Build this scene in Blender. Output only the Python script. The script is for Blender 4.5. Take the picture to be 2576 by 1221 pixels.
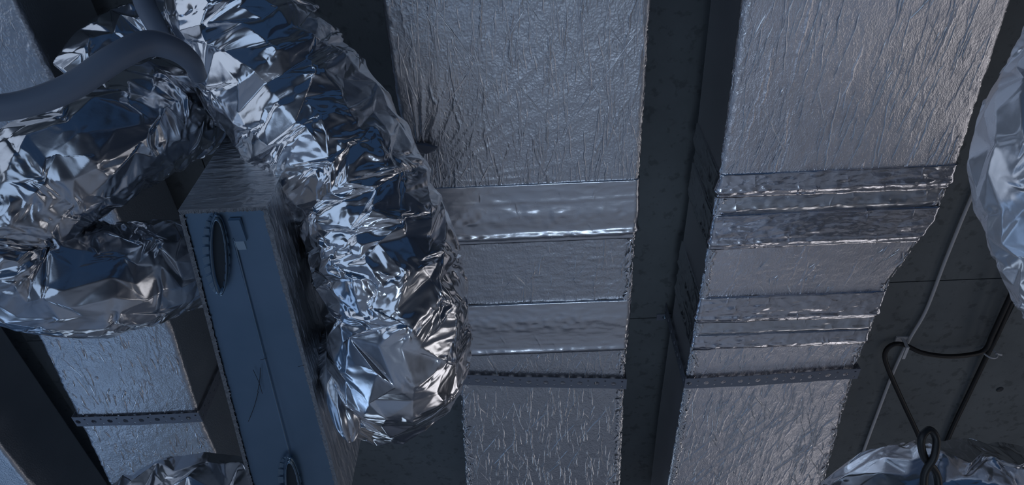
import bpy, math, random
import numpy as np
from mathutils import Vector

# ------------------------------------------------------------------ scene, camera, world, lights
scn = bpy.context.scene
for o in list(bpy.data.objects):
    bpy.data.objects.remove(o)
COL = scn.collection
F, CX, CY = 1800.0, 1288.0, 610.5
PITCH = math.atan(2340.0 / F)
YAW = math.atan(152.0 * math.cos(PITCH) / F)
CAMZ = 1.6
H = np.array([-math.sin(YAW), math.cos(YAW), 0.0])
FWD = math.cos(PITCH) * H + math.sin(PITCH) * np.array([0, 0, 1.0])
RIGHT = np.array([math.cos(YAW), math.sin(YAW), 0.0])
UP = np.cross(RIGHT, FWD)
CAM = np.array([0, 0, CAMZ])

cd = bpy.data.cameras.new('camera')
cd.sensor_width = 36.0
cd.lens = 36.0 * F / 2576.0
cd.clip_start = 0.02
cam = bpy.data.objects.new('camera', cd)
COL.objects.link(cam)
cam.location = CAM
cam.rotation_euler = Vector(FWD).to_track_quat('-Z', 'Y').to_euler()
scn.camera = cam

w = bpy.data.worlds.new('world')
scn.world = w
w.use_nodes = True
w.node_tree.nodes['Background'].inputs[0].default_value = (0.06, 0.135, 0.30, 1)
w.node_tree.nodes['Background'].inputs[1].default_value = 0.26


def area(name, loc, target, size, power, col):
    l = bpy.data.lights.new(name, 'AREA')
    l.shape = 'RECTANGLE'
    l.size, l.size_y = size
    l.energy = power
    l.color = col
    o = bpy.data.objects.new(name, l)
    COL.objects.link(o)
    o.location = loc
    o.rotation_euler = (Vector(target) - Vector(loc)).to_track_quat('-Z', 'Y').to_euler()
    return o


# unseen area lights under the slab; the fills are added to brighten floor and ducts
area('floor_fill', (0.5, 2.4, 1.9), (0.5, 2.35, 0.0), (2.2, 1.0), 16, (0.64, 0.77, 1.0))  # added, unseen: brightens the floor that the ducts mirror
area('floor_fill_left', (-2.1, 2.0, 1.6), (-2.1, 1.9, 0.0), (1.4, 1.4), 9, (0.36, 0.58, 1.0))  # added blue fill: lifts the left floor for the U-bend foil
area('floor_fill_far', (0.9, 5.4, 2.2), (0.9, 5.2, 0.0), (3.0, 1.2), 22, (0.74, 0.82, 1.0))  # added fill: keeps the far floor bright in the lower duct reflections
area('gap_fill', (0.20, 0.85, 0.9), (0.25, 1.45, 3.4), (0.5, 0.5), 0.5, (0.62, 0.78, 1.0)).data.spread = math.radians(55)  # added upward fill aimed into the slab gap, no real lamp there
area('lamp_left', (-2.9, 3.6, 1.2), (-1.2, 1.6, 3.0), (0.6, 0.5), 1.3, (0.46, 0.67, 1.0))
area('lamp_right', (2.7, 1.5, 1.3), (0.9, 0.7, 3.0), (0.7, 0.6), 1.8, (1.0, 0.97, 0.98))
area('near_fill', (-0.8, 0.0, 1.15), (0.4, 0.7, 2.8), (1.3, 1.2), 3.6, (0.52, 0.71, 1.0))  # added fill from below for the flexible duct facets
area('low_left_fill', (-2.3, -0.3, 2.15), (0.2, 0.6, 2.6), (2.2, 1.5), 6.5, (0.72, 0.83, 1.0))  # added side fill, mirrored by the right-edge flexible duct
area('strip_fill_left', (-3.4, 2.4, 1.5), (0.0, 1.8, 1.3), (3.0, 0.7), 4.2, (0.40, 0.62, 1.0))  # added strip of blue fill that the foil creases catch
area('strip_fill_right', (3.3, 2.1, 2.15), (0.6, 1.8, 1.0), (2.6, 0.9), 5.5, (1.0, 0.97, 1.0))  # added strip so the right flanks of the folds glint
area('back_fill_right', (3.5, 7.2, 1.6), (2.4, 0.0, 1.6), (1.6, 1.5), 9, (1.0, 0.97, 1.0))  # added panel, no window: puts glints on the lengthwise folds
area('back_fill_left', (-2.9, 7.2, 1.6), (-2.2, 0.0, 1.6), (1.8, 1.5), 9, (0.62, 0.78, 1.0))  # left counterpart of the added panel, a bluish fill

vs = scn.view_settings
vs.view_transform = 'Standard'
vs.look = 'None'
vs.exposure = 0.0
vs.gamma = 1.0
vs.use_curve_mapping = False

# ------------------------------------------------------------------ helpers
rng = np.random.default_rng(11)


def ray(u, v):
    return RIGHT * ((u - CX) / F) + UP * ((CY - v) / F) + FWD


def at_t(u, v, t):                       # point seen at a pixel at a depth
    return CAM + ray(u, v) * t


def at_z(u, v, z):                       # point seen at a pixel on a horizontal plane (z above the floor)
    d = ray(u, v)
    return CAM + d * ((z - CAMZ) / d[2])


def tag(o, label, cat, group=None):
    o['label'] = label
    o['category'] = cat
    if group:
        o['group'] = group
    return o


def empty(name, loc):
    o = bpy.data.objects.new(name, None)
    o.empty_display_size = 0.1
    COL.objects.link(o)
    o.location = Vector(loc)
    return o


def mesh_obj(name, verts, faces, mat, parent=None, smooth=False):
    verts = np.asarray(verts, dtype=np.float32)
    if parent is not None:
        verts = verts - np.array(parent_loc(parent), dtype=np.float32)
    me = bpy.data.meshes.new(name)
    if isinstance(faces, np.ndarray):
        n, k = faces.shape
        me.vertices.add(len(verts))
        me.vertices.foreach_set('co', verts.ravel())
        me.loops.add(n * k)
        me.loops.foreach_set('vertex_index', faces.astype(np.int32).ravel())
        me.polygons.add(n)
        me.polygons.foreach_set('loop_start', np.arange(0, n * k, k, dtype=np.int32))
        me.update(calc_edges=True)
    else:
        me.from_pydata([tuple(map(float, p)) for p in verts], [], faces)
    if smooth:
        me.polygons.foreach_set('use_smooth', np.ones(len(me.polygons), dtype=bool))
    me.update()
    o = bpy.data.objects.new(name, me)
    if mat:
        me.materials.append(mat)
    COL.objects.link(o)
    if parent is not None:
        o.parent = parent
    return o


def parent_loc(p):
    l = np.array(p.location)
    while p.parent:
        p = p.parent
        l = l + np.array(p.location)
    return l


def box_data(x0, x1, y0, y1, z0, z1, b=0.0):
    v = [(x, y, z) for z in (z0, z1) for y in (y0, y1) for x in (x0, x1)]
    f = [(0, 2, 3, 1), (4, 5, 7, 6), (0, 1, 5, 4), (2, 6, 7, 3), (0, 4, 6, 2), (1, 3, 7, 5)]
    return v, f


def grid_faces(nr, nc, wrap=False, off=0):
    r = np.arange(nr - 1)[:, None]
    c = np.arange(nc if wrap else nc - 1)[None, :]
    a = r * nc + c
    b = r * nc + (c + 1) % nc
    d = (r + 1) * nc + c
    e = (r + 1) * nc + (c + 1) % nc
    return np.stack([a, b, e, d], -1).reshape(-1, 4) + off


def vnoise(x, y, seed):                  # smooth value noise in -1..1
    g = np.random.default_rng(seed).uniform(-1, 1, (97, 97))
    xi = np.floor(x).astype(int)
    yi = np.floor(y).astype(int)
    fx = x - xi
    fy = y - yi
    fx = fx * fx * (3 - 2 * fx)
    fy = fy * fy * (3 - 2 * fy)
    a = g[xi % 97, yi % 97]
    b = g[(xi + 1) % 97, yi % 97]
    c = g[xi % 97, (yi + 1) % 97]
    d = g[(xi + 1) % 97, (yi + 1) % 97]
    return (a * (1 - fx) + b * fx) * (1 - fy) + (c * (1 - fx) + d * fx) * fy


def facets(x, y, seed):
    """Piecewise-linear lattice noise in -1..1: flat triangular facets with sharp folds."""
    r = np.random.default_rng(seed)
    g = r.uniform(-1, 1, (89, 89))
    dg = r.random((89, 89)) < 0.5
    xi = np.floor(x).astype(int)
    yi = np.floor(y).astype(int)
    fx, fy = x - xi, y - yi
    a, b = g[xi % 89, yi % 89], g[(xi + 1) % 89, yi % 89]
    c, d = g[xi % 89, (yi + 1) % 89], g[(xi + 1) % 89, (yi + 1) % 89]
    t0 = np.where(fx > fy, a + (b - a) * fx + (d - b) * fy, a + (c - a) * fy + (d - c) * fx)
    t1 = np.where(fx + fy < 1, a + (b - a) * fx + (c - a) * fy, d + (c - d) * (1 - fx) + (b - d) * (1 - fy))
    return np.where(dg[xi % 89, yi % 89], t0, t1)


def crumple(A, B, ca, cb, rot, seed):
    """Folded-foil relief: irregular flat facets, cell size ca x cb metres."""
    c, s = math.cos(rot), math.sin(rot)
    x, y = (A * c + B * s) / ca, (B * c - A * s) / cb
    wx = x + 0.55 * facets(x * 0.9 + 7.3, y * 0.9, seed + 71)
    wy = y + 0.55 * facets(x * 0.9, y * 0.9 + 3.1, seed + 72)
    return facets(wx + 40, wy + 40, seed)


def catmull(pts, n):
    P = np.array(pts, float)
    P = np.vstack([2 * P[0] - P[1], P, 2 * P[-1] - P[-2]])
    m = len(P) - 3
    t = np.linspace(0, m - 1e-6, 40 * m)
    i = t.astype(int)
    f = (t - i)[:, None]
    p0, p1, p2, p3 = P[i], P[i + 1], P[i + 2], P[i + 3]
    C = 0.5 * (2 * p1 + (p2 - p0) * f + (2 * p0 - 5 * p1 + 4 * p2 - p3) * f ** 2 + (3 * p1 - p0 - 3 * p2 + p3) * f ** 3)
    L = np.concatenate([[0], np.cumsum(np.linalg.norm(np.diff(C[:, :3], axis=0), axis=1))])
    s = np.linspace(0, L[-1], n)
    return np.stack([np.interp(s, L, C[:, k]) for k in range(C.shape[1])], 1), s


def frames(C):
    T = np.gradient(C, axis=0)
    T /= np.linalg.norm(T, axis=1)[:, None]
    N = np.zeros_like(T)
    a = np.array([0, 0, 1.0])
    if abs(T[0] @ a) > 0.9:
        a = np.array([1.0, 0, 0])
    n = a - T[0] * (a @ T[0])
    for i in range(len(T)):
        n = n - T[i] * (n @ T[i])
        n /= np.linalg.norm(n)
        N[i] = n
    return T, N, np.cross(T, N)


def tube(name, pts, mat, parent=None, nu=12, nv=60, relief=None, cap=True):
    """pts: rows of x, y, z, radius."""
    C, s = catmull(pts, nv)
    T, N, Bn = frames(C[:, :3])
    th = np.linspace(0, 2 * math.pi, nu, endpoint=False)
    R = np.repeat(C[:, 3:4], nu, 1)
    if relief is not None:
        A = th[None, :] * C[:, 3].mean() + 0 * R
        R = R + relief(A, np.repeat(s[:, None], nu, 1), 2 * math.pi * C[:, 3].mean(), s[-1])
    V = C[:, None, :3] + R[..., None] * (np.cos(th)[None, :, None] * N[:, None] + np.sin(th)[None, :, None] * Bn[:, None])
    V = V.reshape(-1, 3)
    Fq = grid_faces(nv, nu, True)
    if cap:
        e0, e1 = C[0, :3], C[-1, :3]
        V = np.vstack([V, e0, e1])
        k = len(V) - 2
        c = np.arange(nu)
        q0 = np.stack([np.full(nu, k), (c + 1) % nu, c, c], 1)
        q1 = np.stack([np.full(nu, k + 1), (nv - 1) * nu + c, (nv - 1) * nu + (c + 1) % nu, (nv - 1) * nu + (c + 1) % nu], 1)
        tri = np.vstack([q0[:, :3], q1[:, :3]])
        faces = [tuple(map(int, f)) for f in Fq] + [tuple(map(int, f)) for f in tri] if len(Fq) < 4000 else None
        if faces is None:
            Fq = np.vstack([Fq])
            faces = Fq
        return mesh_obj(name, V, faces, mat, parent, True)
    return mesh_obj(name, V, Fq, mat, parent, True)


# ------------------------------------------------------------------ materials
def new_mat(name):
    m = bpy.data.materials.new(name)
    m.use_nodes = True
    nt = m.node_tree
    return m, nt, nt.nodes['Principled BSDF']


def noise_node(nt, scale, detail=4, rough=0.6, stretch=None):
    tc = nt.nodes.new('ShaderNodeTexCoord')
    mp = nt.nodes.new('ShaderNodeMapping')
    if stretch:
        mp.inputs['Scale'].default_value = stretch
    nt.links.new(tc.outputs['Object'], mp.inputs[0])
    n = nt.nodes.new('ShaderNodeTexNoise')
    n.inputs['Scale'].default_value = scale
    n.inputs['Detail'].default_value = detail
    n.inputs['Roughness'].default_value = rough
    nt.links.new(mp.outputs[0], n.inputs['Vector'])
    return n


def ramp(nt, src, stops):
    r = nt.nodes.new('ShaderNodeValToRGB')
    while len(r.color_ramp.elements) < len(stops):
        r.color_ramp.elements.new(0.5)
    for e, (p, c) in zip(r.color_ramp.elements, stops):
        e.position = p
        e.color = (*c, 1) if len(c) == 3 else c
    nt.links.new(src, r.inputs[0])
    return r


def bump(nt, src, dist, strength, prev=None):
    b = nt.nodes.new('ShaderNodeBump')
    b.inputs['Distance'].default_value = dist
    b.inputs['Strength'].default_value = strength
    nt.links.new(src, b.inputs['Height'])
    if prev:
        nt.links.new(prev.outputs[0], b.inputs['Normal'])
    return b


def foil(name, col, rough, stretch, scale, dist, strength, rvar=0.1, crackle=None):
    m, nt, p = new_mat(name)
    p.inputs['Metallic'].default_value = 1.0
    p.inputs['Base Color'].default_value = (*col, 1)
    n = noise_node(nt, scale, 5, 0.62, stretch)
    n2 = noise_node(nt, 9, 3, 0.5)
    mr = nt.nodes.new('ShaderNodeMapRange')
    mr.inputs['To Min'].default_value = rough - rvar
    mr.inputs['To Max'].default_value = rough + rvar
    nt.links.new(n2.outputs['Fac'], mr.inputs['Value'])
    nt.links.new(mr.outputs[0], p.inputs['Roughness'])
    b = bump(nt, n.outputs['Fac'], dist, strength)
    if crackle:
        n3 = noise_node(nt, 30, 2, 0.5)
        ad = nt.nodes.new('ShaderNodeVectorMath')
        ad.operation = 'MULTIPLY_ADD'
        ad.inputs[1].default_value = (0.02, 0.02, 0.02)
        nt.links.new(n3.outputs['Color'], ad.inputs[0])
        tc = nt.nodes.new('ShaderNodeTexCoord')
        mp = nt.nodes.new('ShaderNodeMapping')
        mp.inputs['Scale'].default_value = crackle[1]
        nt.links.new(tc.outputs['Object'], ad.inputs[2])
        nt.links.new(ad.outputs[0], mp.inputs[0])
        vo = nt.nodes.new('ShaderNodeTexVoronoi')
        vo.inputs['Scale'].default_value = crackle[0]
        nt.links.new(mp.outputs[0], vo.inputs['Vector'])
        b = bump(nt, vo.outputs['Distance'], crackle[2], crackle[3], b)
    nt.links.new(b.outputs[0], p.inputs['Normal'])
    return m


M = {}
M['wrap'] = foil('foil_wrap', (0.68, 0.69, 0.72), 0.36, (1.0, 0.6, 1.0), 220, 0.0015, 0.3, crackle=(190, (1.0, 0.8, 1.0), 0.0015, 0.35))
M['wrap_lit'] = foil('lit_foil_wrap', (0.90, 0.88, 0.91), 0.34, (1.0, 0.6, 1.0), 380, 0.0014, 0.4, crackle=(320, (1.0, 0.6, 1.0), 0.0012, 0.4))  # copy of the wrap foil; the right duct's extra brightness is in its colour
M['fold'] = foil('foil_fold', (0.88, 0.88, 0.90), 0.22, (1, 1, 1), 120, 0.001, 0.2, 0.05)
M['tape'] = foil('foil_tape', (0.74, 0.75, 0.78), 0.27, (0.35, 1.0, 1.0), 60, 0.002, 0.25, crackle=(26, (0.6, 1.4, 1.0), 0.004, 0.25))
M['shiny_tape'] = foil('shiny_foil_tape', (0.78, 0.78, 0.82), 0.18, (0.7, 1.0, 1.0), 60, 0.003, 0.3, 0.06, crackle=(60, (0.6, 1.2, 1.0), 0.003, 0.35))
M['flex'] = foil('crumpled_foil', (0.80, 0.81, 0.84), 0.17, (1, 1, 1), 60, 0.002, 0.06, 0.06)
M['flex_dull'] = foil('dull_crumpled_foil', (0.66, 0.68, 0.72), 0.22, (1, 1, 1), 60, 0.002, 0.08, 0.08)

M['flex_lit'] = foil('lit_crumpled_foil', (0.92, 0.91, 0.93), 0.26, (1, 1, 1), 60, 0.002, 0.08, 0.06)  # foil lightened in colour to carry brightness the lights don't give it
M['flex_lit'].node_tree.nodes['Principled BSDF'].inputs['Metallic'].default_value = 0.72

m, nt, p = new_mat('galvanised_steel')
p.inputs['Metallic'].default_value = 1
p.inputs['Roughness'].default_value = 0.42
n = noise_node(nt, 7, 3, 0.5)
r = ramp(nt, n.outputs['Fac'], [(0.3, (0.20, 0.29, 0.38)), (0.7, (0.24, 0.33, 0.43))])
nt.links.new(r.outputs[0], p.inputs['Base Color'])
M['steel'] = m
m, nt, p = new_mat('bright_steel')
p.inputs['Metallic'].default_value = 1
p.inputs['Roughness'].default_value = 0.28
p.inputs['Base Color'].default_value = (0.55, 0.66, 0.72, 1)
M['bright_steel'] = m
m, nt, p = new_mat('strap_steel')
p.inputs['Metallic'].default_value = 0.6
p.inputs['Roughness'].default_value = 0.5
p.inputs['Base Color'].default_value = (0.26, 0.28, 0.33, 1)
M['strap'] = m
m, nt, p = new_mat('glass_wool')
n = noise_node(nt, 160, 3)
r = ramp(nt, n.outputs['Fac'], [(0.3, (0.16, 0.17, 0.19)), (0.7, (0.32, 0.33, 0.35))])
nt.links.new(r.outputs[0], p.inputs['Base Color'])
p.inputs['Roughness'].default_value = 0.95
b = bump(nt, n.outputs['Fac'], 0.004, 0.8)
nt.links.new(b.outputs[0], p.inputs['Normal'])
M['wool'] = m
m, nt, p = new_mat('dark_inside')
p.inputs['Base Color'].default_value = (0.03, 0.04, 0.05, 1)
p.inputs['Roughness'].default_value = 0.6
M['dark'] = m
m, nt, p = new_mat('grey_pipe_lagging')
p.inputs['Base Color'].default_value = (0.18, 0.22, 0.29, 1)
p.inputs['Roughness'].default_value = 0.5
M['pipe'] = m
m, nt, p = new_mat('black_cable')
p.inputs['Base Color'].default_value = (0.012, 0.012, 0.013, 1)
p.inputs['Roughness'].default_value = 0.45
M['black'] = m
m, nt, p = new_mat('white_plastic')
p.inputs['Base Color'].default_value = (0.70, 0.70, 0.71, 1)
p.inputs['Roughness'].default_value = 0.5
M['white'] = m


def concrete(name, c0, c1, spot):
    m, nt, p = new_mat(name)
    n = noise_node(nt, 2.2, 6, 0.65)
    r = ramp(nt, n.outputs['Fac'], [(0.3, c0), (0.72, c1)])
    n2 = noise_node(nt, 34, 3, 0.55)
    r2 = ramp(nt, n2.outputs['Fac'], [(0.56, (1, 1, 1)), (0.66, spot)])
    mx = nt.nodes.new('ShaderNodeMix')
    mx.data_type = 'RGBA'
    mx.blend_type = 'MULTIPLY'
    mx.inputs[0].default_value = 1
    nt.links.new(r.outputs[0], mx.inputs[6])
    nt.links.new(r2.outputs[0], mx.inputs[7])
    nt.links.new(mx.outputs[2], p.inputs['Base Color'])
    p.inputs['Roughness'].default_value = 0.85
    n3 = noise_node(nt, 60, 4)
    b = bump(nt, n3.outputs['Fac'], 0.003, 0.4)
    nt.links.new(b.outputs[0], p.inputs['Normal'])
    return m


M['concrete'] = concrete('concrete_slab', (0.14, 0.155, 0.16), (0.21, 0.23, 0.235), (0.72, 0.72, 0.72))
M['floor'] = concrete('concrete_floor', (0.30, 0.31, 0.33), (0.44, 0.45, 0.47), (0.85, 0.85, 0.85))
M['wall'] = concrete('plaster_wall', (0.20, 0.22, 0.26), (0.28, 0.30, 0.34), (0.9, 0.9, 0.9))

# ------------------------------------------------------------------ the setting
CEIL = CAMZ + 1.80
DUCT = CAMZ + 1.46
DTOP = CAMZ + 1.72


def struct(o):
    o['kind'] = 'structure'
    return o


v, f = box_data(-4.5, 4.5, -3.5, 7.5, CEIL + 0.012, CEIL + 0.2)
ceiling = struct(mesh_obj('ceiling', v, f, M['concrete']))
# formwork boards printed in the slab: each panel stands proud of its joints
seam_y = at_z(2400, 705, CEIL)[1]
seam_x = at_z(2500, 870, CEIL)[0]
PW, PL = 0.86, 1.30
seam_y2 = at_z(1650, 800, CEIL)[1]
for i in range(-4, 3):
    for j in range(-3, 5):
        x0, x1 = seam_x + i * PW, seam_x + (i + 1) * PW
        sy0 = seam_y if i >= -1 else seam_y2
        y0, y1 = sy0 + j * PL, sy0 + (j + 1) * PL
        v, f = box_data(x0 + 0.002, x1 - 0.002, y0 + 0.002, y1 - 0.002, CEIL, CEIL + 0.015)
        mesh_obj('ceiling_panel', v, f, M['concrete'], ceiling)
v, f = box_data(-4.5, 4.5, -3.5, 7.5, -0.15, 0)
struct(mesh_obj('floor', v, f, M['floor']))
for nm, a in (('wall_right', (4.5, 4.6, -3.5, 7.5)),
              ('wall_back', (-4.5, 4.5, 7.5, 7.6))):
    v, f = box_data(*a, 0, CEIL + 0.2)
    struct(mesh_obj(nm, v, f, M['wall']))

# ------------------------------------------------------------------ rectangular wrapped ducts


def creases(S, Y, n, seed, amp=0.0016, width=0.0015, len_rng=(0.05, 0.28), lean=0.0, wander=0.06):
    """Raised fold lines running mostly along the duct."""
    r = np.random.default_rng(seed)
    h = np.zeros_like(S)
    s0, s1, y0, y1 = S.min(), S.max(), Y.min(), Y.max()
    ys = Y[:, 0]
    for _ in range(n):
        L = r.uniform(*len_rng)
        ya = r.uniform(y0 - L / 2, y1)
        i0, i1 = np.searchsorted(ys, ya), np.searchsorted(ys, ya + L)
        if i1 - i0 < 3:
            continue
        yy = ys[i0:i1]
        sl = r.normal(lean, 0.10) if r.random() < 0.8 else r.normal(lean - 0.45, 0.15)
        ph = r.uniform(0, 60)
        xc = r.uniform(s0, s1) + sl * (yy - ya) + wander * 0.1 * vnoise(yy * 28 + ph, yy * 0 + ph, seed % 50) + 0.002 * vnoise(yy * 130 + ph, yy * 0 + 3, 5)
        t = (yy - ya) / L
        a = amp * r.uniform(0.4, 1.2) * np.sin(np.pi * np.clip(t, 0, 1)) ** 0.5
        wd = width * r.uniform(0.7, 1.3)
        d = (S[i0:i1] - xc[:, None]) / wd
        h[i0:i1] = np.maximum(h[i0:i1], a[:, None] * np.exp(-np.abs(d) ** 1.4))
    return h


def duct_section(name, parent, mat, xl, xr, ya, yb, zb, zt, relief, ds=0.00125, dy=0.0042, rad=0.012, side_ds=0.004, end_in=0.006):
    """xl, xr, zb: functions of y (arrays). U-shaped jacket with a flat top, rounded corners, relief(S, Y) in metres."""
    ny = max(4, int((yb - ya) / dy))
    y = np.linspace(ya, yb, ny)
    XL, XR, ZB = xl(y), xr(y), zb(y)
    W = (XR - XL).mean()
    hgt = zt - ZB.mean()
    nb = int(W / ds)
    ns = max(6, int(hgt / side_ds))
    # profile: (side flag, parameter)
    q = []
    for k in np.linspace(0, 1, ns):
        q.append(('L', k))
    for k in np.linspace(0, 1, 6)[1:-1]:
        q.append(('cl', k))
    for k in np.linspace(0, 1, nb):
        q.append(('B', k))
    for k in np.linspace(0, 1, 6)[1:-1]:
        q.append(('cr', k))
    for k in np.linspace(0, 1, ns):
        q.append(('R', k))
    nc = len(q)
    P = np.zeros((ny, nc, 3))
    Nn = np.zeros((ny, nc, 3))
    S = np.zeros((ny, nc))
    for c, (kd, k) in enumerate(q):
        if kd == 'L':
            px, pz, n = XL, zt + (ZB + rad - zt) * k, (-1, 0)
            s = -(1 - k) * hgt
        elif kd == 'cl':
            a = k * math.pi / 2
            px, pz, n = XL + rad - rad * math.cos(a), ZB + rad - rad * math.sin(a), (-math.cos(a), -math.sin(a))
            s = k * rad
        elif kd == 'B':
            px, pz, n = XL + rad + (XR - XL - 2 * rad) * k, ZB, (0, -1)
            s = rad + (W - 2 * rad) * k
        elif kd == 'cr':
            a = k * math.pi / 2
            px, pz, n = XR - rad + rad * math.sin(a), ZB + rad - rad * math.cos(a), (math.sin(a), -math.cos(a))
            s = W - rad + k * rad
        else:
            px, pz, n = XR, ZB + rad + (zt - ZB - rad) * k, (1, 0)
            s = W + k * hgt
        P[:, c, 0], P[:, c, 1], P[:, c, 2] = px, y, pz
        Nn[:, c, 0], Nn[:, c, 2] = n
        S[:, c] = s
    Y = np.repeat(y[:, None], nc, 1)
    hh = relief(S, Y)
    P = P + Nn * hh[..., None]
    # folded-in ends
    a0 = P[:1] - Nn[:1] * end_in
    a1 = P[-1:] - Nn[-1:] * end_in
    P = np.vstack([a0, P, a1])
    ny += 2
    V = P.reshape(-1, 3)
    Fq = grid_faces(ny, nc, True)
    return mesh_obj(name, V, Fq[:, ::-1], mat, parent, True)


def perforated_strap(name, xl, xr, y, zb, zt, label, tilt=0.0):
    """Punched steel band: under the duct and up both sides to the slab. Real holes."""
    root = empty(name, ((xl + xr) / 2, y, zt))
    cw, wd = 0.0255, 0.044

    def cells(length, kinds):
        V, Fc = [], []
        n = max(1, round(length / cw))
        w = length / n
        for i in range(n):
            x0 = i * w
            holes = [(x0 + w / 2, 0.0, 0.0085, wd)] if (i % 2 == 0) else [(x0 + w / 2, -wd / 4, 0.0032, wd / 2), (x0 + w / 2, wd / 4, 0.0032, wd / 2)]
            for (cx, cy, hr, hh) in holes:
                b = len(V)
                for k in range(8):
                    a = math.pi / 8 + k * math.pi / 4
                    ex = (1, 1, -1, -1, -1, -1, 1, 1)[k]
                    # outer ring on the cell border
                    ox, oy = [(1, .4), (.4, 1), (-.4, 1), (-1, .4), (-1, -.4), (-.4, -1), (.4, -1), (1, -.4)][k]
                    V.append((cx + ox * w / 2, cy + oy * hh / 2))
                for k in range(8):
                    a = math.pi / 8 + k * math.pi / 4
                    V.append((cx + hr * math.cos(a), cy + hr * math.sin(a)))
                for k in range(8):
                    Fc.append((b + k, b + (k + 1) % 8, b + 8 + (k + 1) % 8, b + 8 + k))
                # corners of the cell
                for k, (sx, sy) in ((0, (1, 1)), (2, (-1, 1)), (4, (-1, -1)), (6, (1, -1))):
                    V.append((cx + sx * w / 2, cy + sy * hh / 2))
                    Fc.append((b + k, len(V) - 1, b + k + 1))
        return V, Fc

    g = 0.003
    segs = [('strap_run', xr - xl + 2 * g, lambda s, t: (xl - g + s, y + t + tilt * (s - (xr - xl) / 2) + 0.003 * math.sin(s * 9), zb - g - 0.0006 * math.sin(s * 40))),
            ('strap_hanger', zt - zb + g, lambda s, t: (xl - g, y + t - tilt * (xr - xl) / 2 + s * 0.02, zb - g + s)),
            ('strap_hanger', zt - zb + g, lambda s, t: (xr + g, y + t + tilt * (xr - xl) / 2 + s * 0.02, zb - g + s))]
    for nm, L, fn in segs:
        V2, Fc = cells(L, 0)
        o = mesh_obj(nm, [fn(a, b) for a, b in V2], Fc, M['strap'], root)
        md = o.modifiers.new('thick', 'SOLIDIFY')
        md.thickness = 0.0016
    return tag(root, label, 'strap', 'perforated straps')


def fold_ribbons(parent, xl, xr, ya, yb, z, n, seed, lean=0.0, lr=(0.05, 0.25), hgt=0.0022, wid=0.0021, odd=0.2):
    """Raised foil folds lying on the underside of a wrap: thin roof-shaped ribbons, joined."""
    r = np.random.default_rng(seed)
    V, Fc = [], []
    for q in range(n):
        L = r.uniform(*lr) * (0.35 + 0.65 * r.random())
        y0 = r.uniform(ya, yb - 0.3 * L)
        y1 = min(y0 + L, yb)
        m = max(4, int((y1 - y0) / 0.009))
        yy = np.linspace(y0, y1, m)
        sl = r.normal(lean, 0.09) if r.random() > odd else lean + r.choice([-1, 1]) * r.uniform(0.3, 0.8)
        f = r.uniform(0.03, 0.97)
        x = xl(yy) + f * (xr(yy) - xl(yy)) + sl * (yy - y0) + np.cumsum(r.normal(0, 0.0011, m))
        ok = (x > xl(yy) + 0.006) & (x < xr(yy) - 0.006)
        t = np.linspace(0, 1, m)
        e = np.sin(np.pi * t) ** 0.4 * np.clip(r.normal(0.8, 0.3, m), 0.25, 1.4) * r.uniform(0.5, 1.15)
        w_ = wid * np.sqrt(np.maximum(e, 0.02)) * r.uniform(0.7, 1.3)
        sk = r.uniform(-0.4, 0.4)
        b = len(V)
        for k in range(m):
            V += [(x[k] - w_[k], yy[k], z + 0.0002), (x[k] + sk * w_[k], yy[k], z - 0.0006 - hgt * e[k]), (x[k] + w_[k], yy[k], z + 0.0002)]
        for k in range(m - 1):
            if ok[k] and ok[k + 1]:
                a, c = b + 3 * k, b + 3 * k + 3
                Fc += [(a, a + 1, c + 1, c), (a + 1, a + 2, c + 2, c + 1)]
    o = mesh_obj('foil_folds', np.array(V), np.array(Fc), M['fold'], parent, False)
    o['kind'] = 'stuff'
    return o


def corner_crinkles(parent, edge, side, ya, yb, z, n, seed, rad=0.012):
    """Short crushed folds along a lower corner of a wrap, joined. side -1: left corner, +1: right corner."""
    r = np.random.default_rng(seed)
    V, Fc = [], []
    for q in range(n):
        y0 = r.uniform(ya, yb)
        L = r.uniform(0.006, 0.030)
        a = r.uniform(0.35, 1.75)
        da = r.normal(0, 0.35)
        wd = r.uniform(0.08, 0.22)
        b = len(V)
        m = 4
        for k in range(m):
            t = k / (m - 1)
            y = y0 + L * t
            xe = float(edge(np.array([y]))[0])
            for dw, hh in ((-wd, -0.0004), (0, 0.0024 * math.sin(math.pi * (0.12 + 0.76 * t)) * r.uniform(.6, 1.3)), (wd, -0.0004)):
                aa = a + da * (t - .5) + dw
                R = rad + hh + 0.0006
                if aa <= math.pi / 2:
                    px, pz = rad - R * math.cos(aa), rad - R * math.sin(aa)
                else:
                    px, pz = rad + (aa - math.pi / 2) * 0.03, rad - R
                V.append((xe - side * px, y, z + pz))
        for k in range(m - 1):
            p, c = b + 3 * k, b + 3 * k + 3
            Fc += [(p, p + 1, c + 1, c), (p + 1, p + 2, c + 2, c + 1)]
    o = mesh_obj('corner_crinkles', np.array(V), np.array(Fc), M['fold'], parent, False)
    o['kind'] = 'stuff'
    return o


const = lambda a: (lambda y: np.full_like(y, a))


def lin(pts):
    px, pv = zip(*pts)
    return lambda y: np.interp(y, px, pv)


def yrow(v, u=1400, z=DUCT):
    return at_z(u, v, z)[1]


def xcol(u, v, z=DUCT):
    return at_z(u, v, z)[0]


Wd = lambda S: S.max() - 0.26


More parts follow.
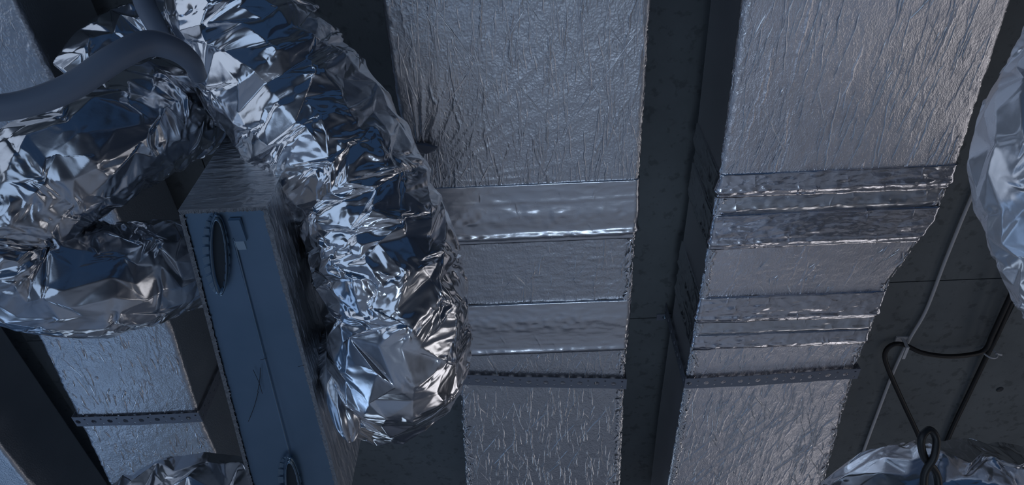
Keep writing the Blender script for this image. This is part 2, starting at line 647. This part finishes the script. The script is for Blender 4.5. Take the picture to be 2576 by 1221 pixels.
def wrap_relief(seed, n, lean=0.0, amp=0.0016, fine=0.0004, cross=0.0, fan=None, lr=(0.05, 0.28)):
    def f(S, Y):
        h = creases(S, Y, n, seed, amp, lean=lean, len_rng=lr)
        h = h + fine * 0.9 * crumple(S, Y, 0.016, 0.02, 0.2, seed) + 0.5 * fine * vnoise(S * 260, Y * 180, seed + 1)
        h = h + 0.0007 * vnoise(S * 9, Y * 6, seed + 2)
        ed = np.exp(-(np.minimum(np.abs(S - 0.005), np.abs(S - Wd(S))) / 0.014) ** 2)
        h = h + 0.0016 * ed * vnoise(S * 110, Y * 75, seed + 9)
        if cross:
            h = h + cross * np.abs(vnoise(S * 18, Y * 95, seed + 3)) + cross * 0.5 * vnoise(S * 45, Y * 210, seed + 4)
        if fan is not None:              # diagonal pulls from a point
            fx, fy = fan
            dx, dyy = S - fx, -(Y - fy)
            ang = np.arctan2(dyy, dx)
            rr = np.hypot(dx, dyy)
            k = np.maximum(0, vnoise(ang * 22, rr * 5, seed + 5) - 0.15)
            h = h + 0.004 * k * np.exp(-(rr / 0.34) ** 2) * (rr > 0.02)
        return h * np.where((S < -.004) | (S > Wd(S) + .004), 0.06, 1.0)
    return f


def tape_relief(seed, ridges, y0, fine=0.0005, crink=0.0010):
    """ridges: list of (y centre, width, height): the flange under the tape and its lap lines."""
    def f(S, Y):
        h = fine * vnoise(S * 30, Y * 130, seed) + fine * 0.7 * crumple(S, Y, 0.045, 0.014, 0.2, seed) + fine * 0.4 * crumple(S, Y, 0.018, 0.008, -0.3, seed + 3)
        h = h + creases(S, Y, 14, seed, 0.0012, 0.0016, (0.02, 0.06), lean=0.3) + crink * np.maximum(0, vnoise(S * 22, Y * 60, seed + 1)) ** 2
        for yc, wd, a in ridges:
            yy = yc + 0.003 * vnoise(S * 7, S * 0 + 3, seed + 7)
            h = h + a * np.exp(-((Y - yy) / wd) ** 2) * (1 + 0.35 * vnoise(S * 60, Y * 60, seed + 2))
        edge = np.minimum(np.abs(S), 0.03) / 0.03
        h = h + 0.0014 * (1 - edge) * vnoise(S * 90, Y * 90, seed + 8)
        return h
    return f


# ---- centre duct
Y0, Y1 = 0.20, 2.75
cxl = lin([(0.3, xcol(968, 0)), (yrow(180), xcol(984, 180)), (yrow(760), xcol(1085, 760)), (yrow(900), xcol(1140, 900)), (yrow(940), xcol(1153, 940)), (yrow(1221), xcol(1172, 1221))])
cxr = lin([(0.3, xcol(1637, 0)), (yrow(480), xcol(1606, 480)), (yrow(760), xcol(1588, 760)), (yrow(940), xcol(1572, 940)), (yrow(1221), xcol(1560, 1221))])
ya, yb, yc, yd = yrow(470), yrow(606), yrow(762), yrow(888)
cd_root = empty('wrapped_duct', (0, yrow(600), DUCT))
tag(cd_root, 'foil-wrapped rectangular duct in the middle of the slab, behind the large crumpled flexible duct', 'duct', 'foil-wrapped rectangular ducts')
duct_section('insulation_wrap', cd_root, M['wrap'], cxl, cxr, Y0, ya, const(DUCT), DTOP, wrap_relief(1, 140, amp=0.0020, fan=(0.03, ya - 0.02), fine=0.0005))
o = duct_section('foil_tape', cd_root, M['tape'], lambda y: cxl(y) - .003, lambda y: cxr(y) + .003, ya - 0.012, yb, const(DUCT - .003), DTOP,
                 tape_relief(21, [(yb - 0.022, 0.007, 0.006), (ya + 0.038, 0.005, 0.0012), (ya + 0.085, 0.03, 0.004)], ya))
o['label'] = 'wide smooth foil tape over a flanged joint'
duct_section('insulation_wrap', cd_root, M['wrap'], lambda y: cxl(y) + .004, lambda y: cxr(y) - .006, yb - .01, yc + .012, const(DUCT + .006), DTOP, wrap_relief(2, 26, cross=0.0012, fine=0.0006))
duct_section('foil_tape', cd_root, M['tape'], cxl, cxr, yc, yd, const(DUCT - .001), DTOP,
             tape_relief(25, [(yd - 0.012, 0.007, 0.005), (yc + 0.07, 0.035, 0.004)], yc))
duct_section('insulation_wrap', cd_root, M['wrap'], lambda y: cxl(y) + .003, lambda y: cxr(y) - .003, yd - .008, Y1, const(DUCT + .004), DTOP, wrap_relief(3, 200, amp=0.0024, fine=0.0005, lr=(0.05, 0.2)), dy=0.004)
sy = yrow(956)
perforated_strap('hanger_strap', float(cxl(np.array([sy - .04, sy + .04])).min()) - .001, float(cxr(np.array([sy - .04, sy + .04])).max()) + .001, sy, DUCT - .0025, CEIL - .002,
                 'perforated dark steel strap under the middle foil-wrapped duct', tilt=0.10)

fold_ribbons(cd_root, cxl, cxr, Y0 + .1, ya - .005, DUCT, 330, 61)
fold_ribbons(cd_root, cxl, cxr, yb, yc, DUCT + .006, 22, 62, lr=(0.03, 0.12))
fold_ribbons(cd_root, cxl, cxr, yd, sy - .03, DUCT + .004, 60, 63, lr=(0.03, 0.09))
fold_ribbons(cd_root, cxl, cxr, sy + .03, Y1 - .2, DUCT + .004, 360, 64, lr=(0.05, 0.2), hgt=0.0028, wid=0.0025)

# ---- right duct (with a reducer)
rl = lin([(0.3, xcol(1868, 0)), (yrow(450), xcol(1810, 450)), (yrow(600), xcol(1786, 600)), (yrow(900), xcol(1736, 900)), (yrow(1221), xcol(1682, 1221))])
rr_ = lin([(0.3, xcol(2532, 0)), (yrow(460), xcol(2392, 460)), (yrow(590), xcol(2342, 590)), (yrow(740), xcol(2232, 740)), (yrow(940), xcol(2150, 940)), (yrow(1221), xcol(2072, 1221))])
U = 2000
za, zb_, zc, zd = yrow(440, U), yrow(620, U), yrow(742, U), yrow(872, U)
rd_root = empty('wrapped_duct', (0.6, yrow(600, U), DUCT))
tag(rd_root, 'foil-wrapped rectangular duct narrowing at shiny taped joints, beside the cable-strung concrete', 'duct', 'foil-wrapped rectangular ducts')
duct_section('insulation_wrap', rd_root, M['wrap_lit'], rl, rr_, Y0, za, const(DUCT), DTOP, wrap_relief(5, 60, lean=-0.12, amp=0.0020, fine=0.0006))
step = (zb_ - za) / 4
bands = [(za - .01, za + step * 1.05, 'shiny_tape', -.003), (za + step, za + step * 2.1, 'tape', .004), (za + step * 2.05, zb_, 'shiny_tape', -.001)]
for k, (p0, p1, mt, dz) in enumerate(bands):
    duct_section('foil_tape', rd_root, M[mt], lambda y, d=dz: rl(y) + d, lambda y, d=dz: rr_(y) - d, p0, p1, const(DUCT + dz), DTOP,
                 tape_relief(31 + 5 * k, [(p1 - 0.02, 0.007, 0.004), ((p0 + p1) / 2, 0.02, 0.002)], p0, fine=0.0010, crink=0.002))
duct_section('insulation_wrap', rd_root, M['wrap_lit'], lambda y: rl(y) + .004, lambda y: rr_(y) - .004, zb_ - .005, zc + .01, const(DUCT + .004), DTOP, wrap_relief(6, 14, cross=0.0008, fine=0.0006))
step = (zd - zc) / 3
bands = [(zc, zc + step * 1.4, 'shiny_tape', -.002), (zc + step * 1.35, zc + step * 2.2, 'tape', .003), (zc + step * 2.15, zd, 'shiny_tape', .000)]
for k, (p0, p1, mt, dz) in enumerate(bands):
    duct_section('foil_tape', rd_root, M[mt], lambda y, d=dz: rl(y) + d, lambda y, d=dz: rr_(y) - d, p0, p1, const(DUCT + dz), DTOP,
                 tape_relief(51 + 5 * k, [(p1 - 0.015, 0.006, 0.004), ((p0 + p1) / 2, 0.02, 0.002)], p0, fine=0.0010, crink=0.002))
duct_section('insulation_wrap', rd_root, M['wrap_lit'], lambda y: rl(y) + .003, lambda y: rr_(y) - .003, zd - .006, Y1, const(DUCT + .004), DTOP, wrap_relief(7, 180, lean=-0.1, amp=0.0024, fine=0.0006, lr=(0.05, 0.2)), dy=0.004)
sy = yrow(950, 1940)
perforated_strap('hanger_strap', float(rl(np.array([sy - .04, sy + .04])).min()) - .001, float(rr_(np.array([sy - .04, sy + .04])).max()) + .001, sy, DUCT - .0025, CEIL - .002,
                 'perforated dark steel strap under the narrowing duct by the cables', tilt=-0.03)

fold_ribbons(rd_root, rl, rr_, Y0 + .1, za - .005, DUCT - .0006, 150, 65, lean=-0.10, odd=0.05)
fold_ribbons(rd_root, rl, rr_, zb_, zc, DUCT + .004, 30, 66, lr=(0.02, 0.06), odd=0.6)
fold_ribbons(rd_root, rl, rr_, zd, sy - .03, DUCT + .004, 50, 67, lr=(0.03, 0.09), odd=0.4)
fold_ribbons(rd_root, rl, rr_, sy + .03, Y1 - .2, DUCT + .004, 380, 68, lean=-0.06, lr=(0.05, 0.2), hgt=0.0028, wid=0.0025, odd=0.3)

corner_crinkles(rd_root, rl, -1, Y0 + .2, Y1 - .3, DUCT + .002, 1500, 71)
corner_crinkles(rd_root, rr_, 1, Y0 + .2, Y1 - .3, DUCT + .002, 300, 72)
corner_crinkles(cd_root, cxr, 1, Y0 + .2, Y1 - .3, DUCT + .002, 700, 73)
corner_crinkles(cd_root, cxl, -1, yd, Y1 - .3, DUCT + .003, 200, 74)

# ---- left duct, behind the crumpled ducts
ll = lin([(0.0, xcol(70, 850)), (yrow(850, 300), xcol(95, 850)), (yrow(1221, 300), xcol(275, 1221)), (3.2, xcol(275, 1221))])
lr_ = lin([(0.0, xcol(440, 850)), (yrow(850, 300), xcol(440, 850)), (yrow(1060, 300), xcol(505, 1060)), (3.2, xcol(560, 1221))])
ld_root = empty('wrapped_duct', (-1.3, 1.6, DUCT))
tag(ld_root, 'foil-wrapped duct running behind the crumpled loop, beside the bare steel duct', 'duct', 'foil-wrapped rectangular ducts')
duct_section('insulation_wrap', ld_root, M['wrap'], ll, lr_, 0.1, 2.9, const(DUCT), DTOP, wrap_relief(9, 200, amp=0.002, fine=0.0006), ds=0.0034, dy=0.0045)
fold_ribbons(ld_root, ll, lr_, 0.4, 2.7, DUCT, 520, 75, lr=(0.03, 0.10), hgt=0.003, wid=0.0035)
sy = yrow(1052, 350)
perforated_strap('hanger_strap', float(ll(np.array([sy - .04, sy + .04])).min()) - .001, float(lr_(np.array([sy - .04, sy + .04])).max()) + .001, sy, DUCT - .003, CEIL - .002,
                 'perforated steel strap under the duct left of the bare steel duct')

# ---- far left duct, only a corner in view
fx = xcol(20, 1150)
fd_root = empty('wrapped_duct', (fx - .2, 1.8, DUCT))
tag(fd_root, 'plain duct showing only a grey corner at the lower left edge of the photo', 'duct', 'foil-wrapped rectangular ducts')
duct_section('insulation_wrap', fd_root, M['wrap'], const(fx - .45), const(fx), 0.3, 2.9, const(DUCT), DTOP, wrap_relief(13, 40), ds=0.01, dy=0.012)

# ------------------------------------------------------------------ bare steel duct with oval collars
ZA, ZD = CAMZ + 1.00, CAMZ + 0.93
ZT, ZT2 = CAMZ + 1.40, CAMZ + 1.14
YN, YF = at_z(560, 530, ZA)[1], at_z(760, 1290, ZD)[1]
ztop = lambda y: ZT + (ZT2 - ZT) * (y - YN) / (YF - YN)


def sp(u, v):                            # point of the steel underside at a pixel
    z = ZA + (ZD - ZA) * (v - 530) / 690.0
    return at_z(u, v, z)


sd = empty('bare_steel_duct', sp(600, 800))
tag(sd, 'rectangular duct with bare galvanised steel underside, torn insulation edges and two collars', 'duct')
A, B_, C_, D_ = sp(462, 536), sp(662, 526), sp(862, 1290), sp(655, 1290)
up = lambda p, z: np.array([p[0], p[1], z])


def hexa(name, pts_low, z, mat, parent):
    V = list(pts_low) + [up(p, ztop(p[1]) - z) for p in pts_low]
    n = len(pts_low)
    Fc = [tuple(range(n - 1, -1, -1)), tuple(range(n, 2 * n))] + [(i, (i + 1) % n, n + (i + 1) % n, n + i) for i in range(n)]
    return mesh_obj(name, V, Fc, mat, parent)


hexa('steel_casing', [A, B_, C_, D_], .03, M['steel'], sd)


def jacket(name, p, q, out, thick, drop, n, seed, mat_face, ragged=0.0028):
    """A slab of insulation along the lower edge p-q of the duct: foil outside, wool at the cut edge."""
    r = np.random.default_rng(seed)
    V = []
    for i in range(n):
        t = i / (n - 1)
        b = p + (q - p) * t
        d = drop + r.normal(0, ragged * .35)
        e = thick
        V += [b - out * abs(r.normal(0, ragged * .5)) + np.array([0, 0, -d * .6]), b + out * e + np.array([0, 0, -drop]), b + out * e * 1.02 + np.array([0, 0, ztop(b[1]) - b[2]]), b + np.array([0, 0, ztop(b[1]) - b[2]])]
    Fw, Ff = [], []
    for i in range(n - 1):
        a, c = 4 * i, 4 * (i + 1)
        Fw += [(a, a + 1, c + 1, c)]
        Ff += [(a + 1, a + 2, c + 2, c + 1), (a + 2, a + 3, c + 3, c + 2)]
    m = 4 * (n - 1)
    Ff += [(0, 3, 2, 1), (m, m + 1, m + 2, m + 3)]
    o = mesh_obj(name, V, Fw + Ff, M['wool'], sd)
    o.data.materials.append(mat_face)
    for k, pl in enumerate(o.data.polygons):
        pl.material_index = 0 if k < len(Fw) else 1
    return o


Xp = np.array([1.0, 0, 0])
M['side_foil'] = foil('dark_side_foil', (0.52, 0.54, 0.57), 0.34, (1.0, 0.12, 1.0), 70, 0.006, 0.8, crackle=(60, (1, .25, 1), .006, .6))
M['end_foil'] = foil('end_foil', (0.62, 0.64, 0.67), 0.34, (0.2, 1.0, 1.0), 70, 0.006, 0.8, crackle=(60, (.25, 1, 1), .006, .6))
jacket('insulation_jacket', A, D_, -Xp, 0.006, 0.006, 320, 3, M['side_foil'])
jacket('insulation_jacket', B_, C_, Xp, 0.008, 0.004, 320, 4, M['side_foil'])
jacket('insulation_jacket', A + np.array([-.006, 0, 0]), B_ + np.array([.008, 0, 0]), np.array([0, -1.0, 0]), 0.008, 0.004, 120, 5, M['end_foil'])
# lengthwise seam
s0, s1 = sp(588, 600), sp(728, 1140)
tube('seam', [np.append(s0 + (s1 - s0) * t + np.array([0, 0, -.001]), 0.0016) for t in (0, .35, .7, 1)], M['steel'], sd, 6, 30)


def oval_collar(u, v, half_u, half_v, du):
    """collar standing out of the steel: tabbed flange, beaded rim, dark mouth."""
    nn = 48
    cen = sp(u, v)
    eu = (sp(u + half_u, v) - sp(u - half_u, v)) / 2
    ev = (sp(u + du, v + half_v) - sp(u - du, v - half_v)) / 2
    root_par = sd
    th = np.linspace(0, 2 * math.pi, nn, endpoint=False)
    ring = lambda k, z: np.array([cen + eu * math.cos(a) * k + ev * math.sin(a) * (1 + (k - 1) * .35) + np.array([0, 0, z]) for a in th])
    prof = [(1.0, 0.0), (1.0, -.004), (1.08, -.006), (1.0, -.008), (1.0, -.011), (1.08, -.013), (1.0, -.015), (.96, -.015), (.96, .03)]
    V = np.vstack([ring(k, z) for k, z in prof])
    c = mesh_obj('collar', V, grid_faces(len(prof), nn, True), M['steel'], sd, True)
    for zz in (-.006, -.013):
        rp = [(1.10, zz - .0012), (1.13, zz), (1.10, zz + .0012), (1.05, zz)]
        mesh_obj('bead', np.vstack([ring(k, z) for k, z in rp + rp[:1]]), grid_faces(5, nn, True), M['bright_steel'], c, True)
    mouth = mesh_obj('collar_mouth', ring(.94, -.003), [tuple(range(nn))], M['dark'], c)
    # bent tabs around the collar
    for i in range(nn // 2):
        a0, a1 = 2 * i * 2 * math.pi / nn + .02, (2 * i + 2) * 2 * math.pi / nn - .05
        q = []
        for a, k in ((a0, 1.02), (a1, 1.02), (a1, 1.85), (a0, 1.75)):
            q.append(cen - eu * .5 + eu * math.cos(a) * k + ev * math.sin(a) * (1 + (k - 1) * .10) + np.array([0, 0, -.0015 - .004 * (k - 1)]))
        q2 = [x + np.array([0, 0, -.0012]) for x in q]
        mesh_obj('tab', q + q2, [(0, 1, 2, 3), (7, 6, 5, 4), (0, 4, 5, 1), (1, 5, 6, 2), (2, 6, 7, 3), (3, 7, 4, 0)], M['steel'], c)
    return c


oval_collar(556, 638, 19, 93, 5)
oval_collar(742, 1236, 17, 82, 10)
# folded clip beside the collar
q0 = sp(597, 566)
v, f = box_data(q0[0] - .010, q0[0] + .010, q0[1] - .015, q0[1] + .03, q0[2] - .008, q0[2])
mesh_obj('clip', v, f, M['steel'], sd)
v, f = box_data(q0[0] - .012, q0[0] + .004, q0[1] + .03, q0[1] + .05, q0[2] - .006, q0[2])
mesh_obj('clip', v, f, M['bright_steel'], sd)
for a, b in (((655, 925), (648, 985)), ((637, 930), (660, 990)), ((650, 985), (625, 1060)), ((655, 905), (672, 900)), ((750, 922), (765, 918))):
    p0, p1 = sp(*a), sp(*b)
    tube('loose_fibre', [np.append(p0 + (p1 - p0) * t + np.array([.002 * math.sin(t * 3), 0, -.001]), 0.0006) for t in (0, .5, 1)], M['black'], sd, 4, 6)

# ------------------------------------------------------------------ crumpled flexible ducts


def flex(name, rows, mat, label, seed, ncu=15, step=0.042, du=22, dv=16, amp=1.0, group='crumpled foil flexible ducts'):
    """rows: (pixel u, pixel v, depth, radius in pixels). Flat irregular panels between wire rings, crinkled at the folds."""
    pts = [np.append(at_t(u, v, t), r * t / F) for u, v, t, r in rows]
    r = np.random.default_rng(seed)
    C, sl = catmull(pts, 400)
    T, N, Bn = frames(C[:, :3])
    L = sl[-1]
    ncv = max(4, int(round(L / step)))
    # coarse skeleton of the sleeve: jittered corners in 3D, tighter on every other row (the wire rings)
    sj = np.linspace(0, L, ncv + 1)[:, None] + np.zeros((1, ncu))
    th = (np.arange(ncu) * 2 * math.pi / ncu)[None, :] + np.zeros((ncv + 1, 1))
    th = th + r.normal(0, 0.26, th.shape) * 2 * math.pi / ncu + (np.arange(ncv + 1)[:, None] % 2) * math.pi / ncu
    sj[1:-1] += r.normal(0, 0.22, (ncv - 1, ncu)) * step
    interp = lambda X: np.stack([np.interp(sj, sl, X[:, k]) for k in range(3)], -1)
    Cc, Nc, Bc = interp(C[:, :3]), interp(N), interp(Bn)
    rad = np.interp(sj, sl, C[:, 3]) * (1.035 - 0.05 * (np.arange(ncv + 1)[:, None] % 2) + r.normal(0, 0.022 * amp, th.shape))
    P = Cc + rad[..., None] * (np.cos(th)[..., None] * Nc + np.sin(th)[..., None] * Bc)
    P = np.concatenate([P, P[:, :1]], 1)
    CT = np.concatenate([Cc, Cc[:, :1]], 1)
    diag = r.random((ncv, ncu)) < 0.5
    X = np.linspace(0, ncu, ncu * du, endpoint=False)[None, :] + np.zeros((ncv * dv + 1, 1))
    Yv = np.linspace(0, ncv, ncv * dv + 1)[:, None] + np.zeros((1, ncu * du))
    # crooked panel edges
    X2 = X + 0.10 * facets(X * 2.3 + 3, Yv * 2.3 + 9, seed + 11)
    Y2 = np.clip(Yv + 0.10 * facets(X * 2.3 + 31, Yv * 2.3 + 5, seed + 12), 0, ncv - 1e-6)
    xi = np.floor(X2).astype(int) % ncu
    yi = np.floor(Y2).astype(int)
    fx, fy = (X2 - np.floor(X2))[..., None], (Y2 - yi)[..., None]

    def tri(G):
        a, b, c, d = G[yi, xi], G[yi, xi + 1], G[yi + 1, xi], G[yi + 1, xi + 1]
        t0 = np.where(fx > fy, a + (b - a) * fx + (d - b) * fy, a + (c - a) * fy + (d - c) * fx)
        t1 = np.where(fx + fy < 1, a + (b - a) * fx + (c - a) * fy, d + (c - d) * (1 - fx) + (b - d) * (1 - fy))
        return np.where(diag[yi, xi][..., None], t0, t1)
    Q, QC = tri(P), tri(CT)
    nrm = Q - QC
    nrm /= np.linalg.norm(nrm, axis=-1)[..., None]
    R0 = C[:, 3].mean()
    Aa, Bb = X / ncu * 2 * math.pi * R0, Yv / ncv * L
    ring = np.abs((Y2 + 1) % 2 - 1) * step
    k = np.clip(np.exp(-(ring / 0.014) ** 2) + 1.1 * vnoise(Aa * 9, Bb * 9, seed + 3) - 0.05, 0.10, 1.0)
    h = 0.0030 * crumple(Aa, Bb, 0.07, 0.030, 0.2, seed) + k * 0.0042 * crumple(Aa, Bb, 0.034, 0.014, 0.15, seed + 2) + k * 0.0020 * crumple(Aa, Bb, 0.013, 0.007, -0.4, seed + 4)
    h = h - 0.004 * np.exp(-ring / 0.006)
    V = Q + nrm * (amp * h)[..., None]
    V = np.concatenate([QC[:1], V, QC[-1:]]).reshape(-1, 3)       # closed ends
    root = empty(name, np.mean([p[:3] for p in pts], 0))
    tag(root, label, 'flexible duct', group)
    mesh_obj('foil_sleeve', V, grid_faces(ncv * dv + 3, ncu * du, True), mat, root, True)
    return root


big = flex('flexible_duct', [(560, -190, 1.32, 170), (600, 0, 1.36, 170), (690, 180, 1.38, 190), (820, 350, 1.40, 190), (930, 540, 1.42, 182), (995, 740, 1.44, 180), (1005, 880, 1.50, 176), (978, 950, 1.66, 160), (935, 965, 1.80, 130), (905, 970, 1.88, 95)],
     M['flex'], 'large bright crumpled foil flexible duct sweeping down between bare steel duct and middle duct', 101, ncu=19, step=.036, du=22, dv=18)
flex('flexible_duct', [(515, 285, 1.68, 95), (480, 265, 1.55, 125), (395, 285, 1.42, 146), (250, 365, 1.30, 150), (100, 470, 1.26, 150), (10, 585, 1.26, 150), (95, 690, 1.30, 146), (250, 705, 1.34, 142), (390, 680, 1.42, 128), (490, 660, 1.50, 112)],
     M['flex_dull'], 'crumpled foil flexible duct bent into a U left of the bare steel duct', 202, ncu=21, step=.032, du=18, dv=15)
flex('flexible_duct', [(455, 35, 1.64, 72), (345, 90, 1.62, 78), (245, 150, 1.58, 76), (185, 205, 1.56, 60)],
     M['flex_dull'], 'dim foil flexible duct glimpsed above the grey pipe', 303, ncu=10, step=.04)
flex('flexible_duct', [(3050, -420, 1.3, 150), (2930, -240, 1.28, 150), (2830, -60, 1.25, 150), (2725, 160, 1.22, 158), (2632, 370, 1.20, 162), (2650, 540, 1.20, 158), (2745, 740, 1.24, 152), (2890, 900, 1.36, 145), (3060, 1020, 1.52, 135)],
     M['flex_lit'], 'colour-brightened crumpled foil flexible duct cut off by the right edge of the photo', 404, ncu=18, step=.036, du=18, dv=14)
flex('flexible_duct', [(2150, 1420, 1.65, 130), (2230, 1290, 1.6, 150), (2400, 1270, 1.55, 155), (2560, 1290, 1.55, 160), (2720, 1330, 1.55, 160), (2900, 1370, 1.58, 155), (3080, 1380, 1.62, 150)],
     M['flex'], 'crumpled foil flexible duct in the lower right corner under the knotted cable', 505, ncu=20, step=.032, du=16, dv=12)
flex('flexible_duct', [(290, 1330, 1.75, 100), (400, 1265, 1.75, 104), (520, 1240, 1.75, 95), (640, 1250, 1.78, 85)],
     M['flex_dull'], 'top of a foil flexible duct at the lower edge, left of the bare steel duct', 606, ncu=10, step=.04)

pts = [np.append(at_t(u, v, t), r * t / F) for u, v, t, r in [(836, 815, 1.52, 18), (838, 880, 1.50, 34), (850, 960, 1.48, 44), (868, 1040, 1.46, 38), (880, 1085, 1.46, 26), (884, 1112, 1.46, 8)]]
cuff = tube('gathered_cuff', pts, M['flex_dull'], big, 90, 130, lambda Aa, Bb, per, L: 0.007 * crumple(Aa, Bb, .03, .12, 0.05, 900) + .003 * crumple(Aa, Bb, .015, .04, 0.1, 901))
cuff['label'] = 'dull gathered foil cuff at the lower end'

# ------------------------------------------------------------------ grey pipe and cables


def line(name, rows, mat, label, cat, nu=10, nv=80, parent=None):
    pts = [np.append(at_t(u, v, t), r * t / F) for u, v, t, r in rows]
    o = tube(name, pts, mat, parent, nu, nv)
    if label:
        tag(o, label, cat)
    return o


line('lagged_pipe', [(-60, 278, 1.00, 34), (60, 262, 1.02, 34), (180, 218, 1.04, 34), (290, 146, 1.06, 34), (370, 110, 1.09, 33), (435, 122, 1.12, 30), (480, 155, 1.16, 25), (500, 190, 1.22, 20)],
     M['pipe'], 'smooth grey lagged pipe arching over the crumpled U-shaped duct', 'pipe', 20, 120)
line('lagged_pipe', [(350, -60, 1.42, 26), (365, 10, 1.40, 26), (390, 60, 1.36, 25), (412, 100, 1.32, 20)],
     M['pipe'], 'short stub of grey pipe dropping in from the top edge', 'pipe', 16, 40)


def on_ceiling(u, v, r, gap=0.0):
    p = at_z(u, v, CEIL - r - gap)
    return np.append(p, r)


def cline(name, pix, r, mat, label, cat, nu=8, nv=80, group=None):
    o = tube(name, [on_ceiling(u, v, r, g) for u, v, g in pix], mat, None, nu, nv)
    return tag(o, label, cat, group)


cline('white_cable', [(2720, -90, .004), (2640, 80, .004), (2560, 250, .004), (2455, 470, .003), (2380, 650, .003), (2330, 780, .002), (2290, 850, .004), (2250, 930, .002), (2200, 1060, .002), (2160, 1170, .002), (2135, 1240, .002)], 0.0055,
      M['white'], 'thin pale cable strung straight across the concrete slab', 'cable')
cline('black_cable', [(2900, 180, .02), (2780, 370, .03), (2640, 600, .05), (2565, 720, .02), (2510, 840, .01), (2490, 880, .01), (2440, 985, .006), (2395, 1080, .004), (2350, 1190, .003)], 0.0085,
      M['black'], 'straight black cable running down to the lower right crumpled duct', 'cable', group='black cables')
cline('black_cable', [(2890, 170, .045), (2770, 360, .055), (2630, 590, .075), (2557, 715, .045), (2500, 835, .035), (2478, 880, .03), (2440, 893, .04), (2380, 897, .05), (2320, 888, .04), (2275, 868, .02), (2245, 868, .02), (2226, 890, .02), (2235, 930, .03), (2275, 1020, .06), (2310, 1095, .10), (2335, 1160, .14), (2350, 1240, .18)], 0.0085,
      M['black'], 'black cable sagging from a white tie and turning down to the knot', 'cable', nv=160, group='black cables')
# knotted loop hanging in front of the lower right duct
line('cable_loop', [(2362, 1300, 1.38, 10), (2358, 1200, 1.38, 9.5), (2325, 1150, 1.37, 9.5), (2318, 1105, 1.36, 9.5), (2338, 1082, 1.36, 9.5), (2355, 1105, 1.36, 9.5), (2350, 1150, 1.36, 9.5), (2325, 1200, 1.37, 9.5), (2330, 1300, 1.38, 10)],
     M['black'], 'twisted loop of black cable hanging before the lower right crumpled duct', 'cable', 10, 140)

# tie and clip
t0 = on_ceiling(2484, 880, .012, .0)
tie = empty('cable_tie', t0[:3])
tag(tie, 'small white tie around the black cable bundle', 'cable tie')
th = np.linspace(0, 2 * math.pi, 13)
rows = [np.append(t0[:3] + np.array([.024 * math.cos(a), .003 * math.cos(a), -.014 + .028 * math.sin(a)]), .003) for a in th]
tube('band', rows, M['white'], tie, 6, 40)
tube('tail', [np.append(t0[:3] + np.array([.018 + .012 * k, .004 * k, -.02]), .004) for k in range(3)], M['white'], tie, 6, 8)
k0 = at_z(2272, 852, CEIL)
clip = empty('cable_clip', k0)
tag(clip, 'white plastic clip fixing the cables to the concrete', 'clip')
v, f = box_data(k0[0] - .028, k0[0] + .022, k0[1] - .012, k0[1] + .012, CEIL - .006, CEIL)
mesh_obj('base_plate', v, f, M['white'], clip)
v, f = box_data(k0[0] - .012, k0[0] - .002, k0[1] - .004, k0[1] + .05, CEIL - .052, CEIL - .046)
mesh_obj('hook', v, f, M['white'], clip)
v, f = box_data(k0[0] - .012, k0[0] - .002, k0[1] - .008, k0[1] - .004, CEIL - .052, CEIL - .004)
mesh_obj('hook_stem', v, f, M['white'], clip)
k0 = at_z(1672, 797, CEIL)
an = empty('screw_anchor', k0)
tag(an, 'small steel screw plate on the concrete strip between the two big ducts', 'anchor')
v, f = box_data(k0[0] - .028, k0[0] + .02, k0[1] - .014, k0[1] + .014, CEIL - .003, CEIL)
mesh_obj('plate', v, f, M['strap'], an)
tube('screw_head', [np.append(k0 + np.array([0, 0, -.003 - .004 * k]), .009 - .003 * k) for k in range(3)], M['bright_steel'], an, 10, 5)
k0 = at_z(2515, 980, CEIL)
tag(tube('bored_hole', [np.append(k0 + np.array([0, 0, -.0015 + .001 * k]), .013) for k in range(3)], M['dark'], None, 12, 4), 'small dark bored hole in the concrete right of the cables', 'hole')

# dark scrap of tape sticking out beside the big flexible duct
q = [at_z(1070, 362, DUCT - .012), at_z(1100, 372, DUCT - .02), at_z(1094, 380, DUCT - .016), at_z(1072, 388, DUCT - .012), at_z(1040, 380, DUCT - .012), at_z(1042, 362, DUCT - .012)]
q2 = [x + np.array([0, 0, .006]) for x in q]
n = len(q)
tag(mesh_obj('tape_scrap', q + q2, [tuple(range(n)), tuple(range(2 * n - 1, n - 1, -1))] + [(i, n + i, n + (i + 1) % n, (i + 1) % n) for i in range(n)], M['strap']),
    'dark pointed scrap of tape sticking out beside the large crumpled duct', 'tape scrap')
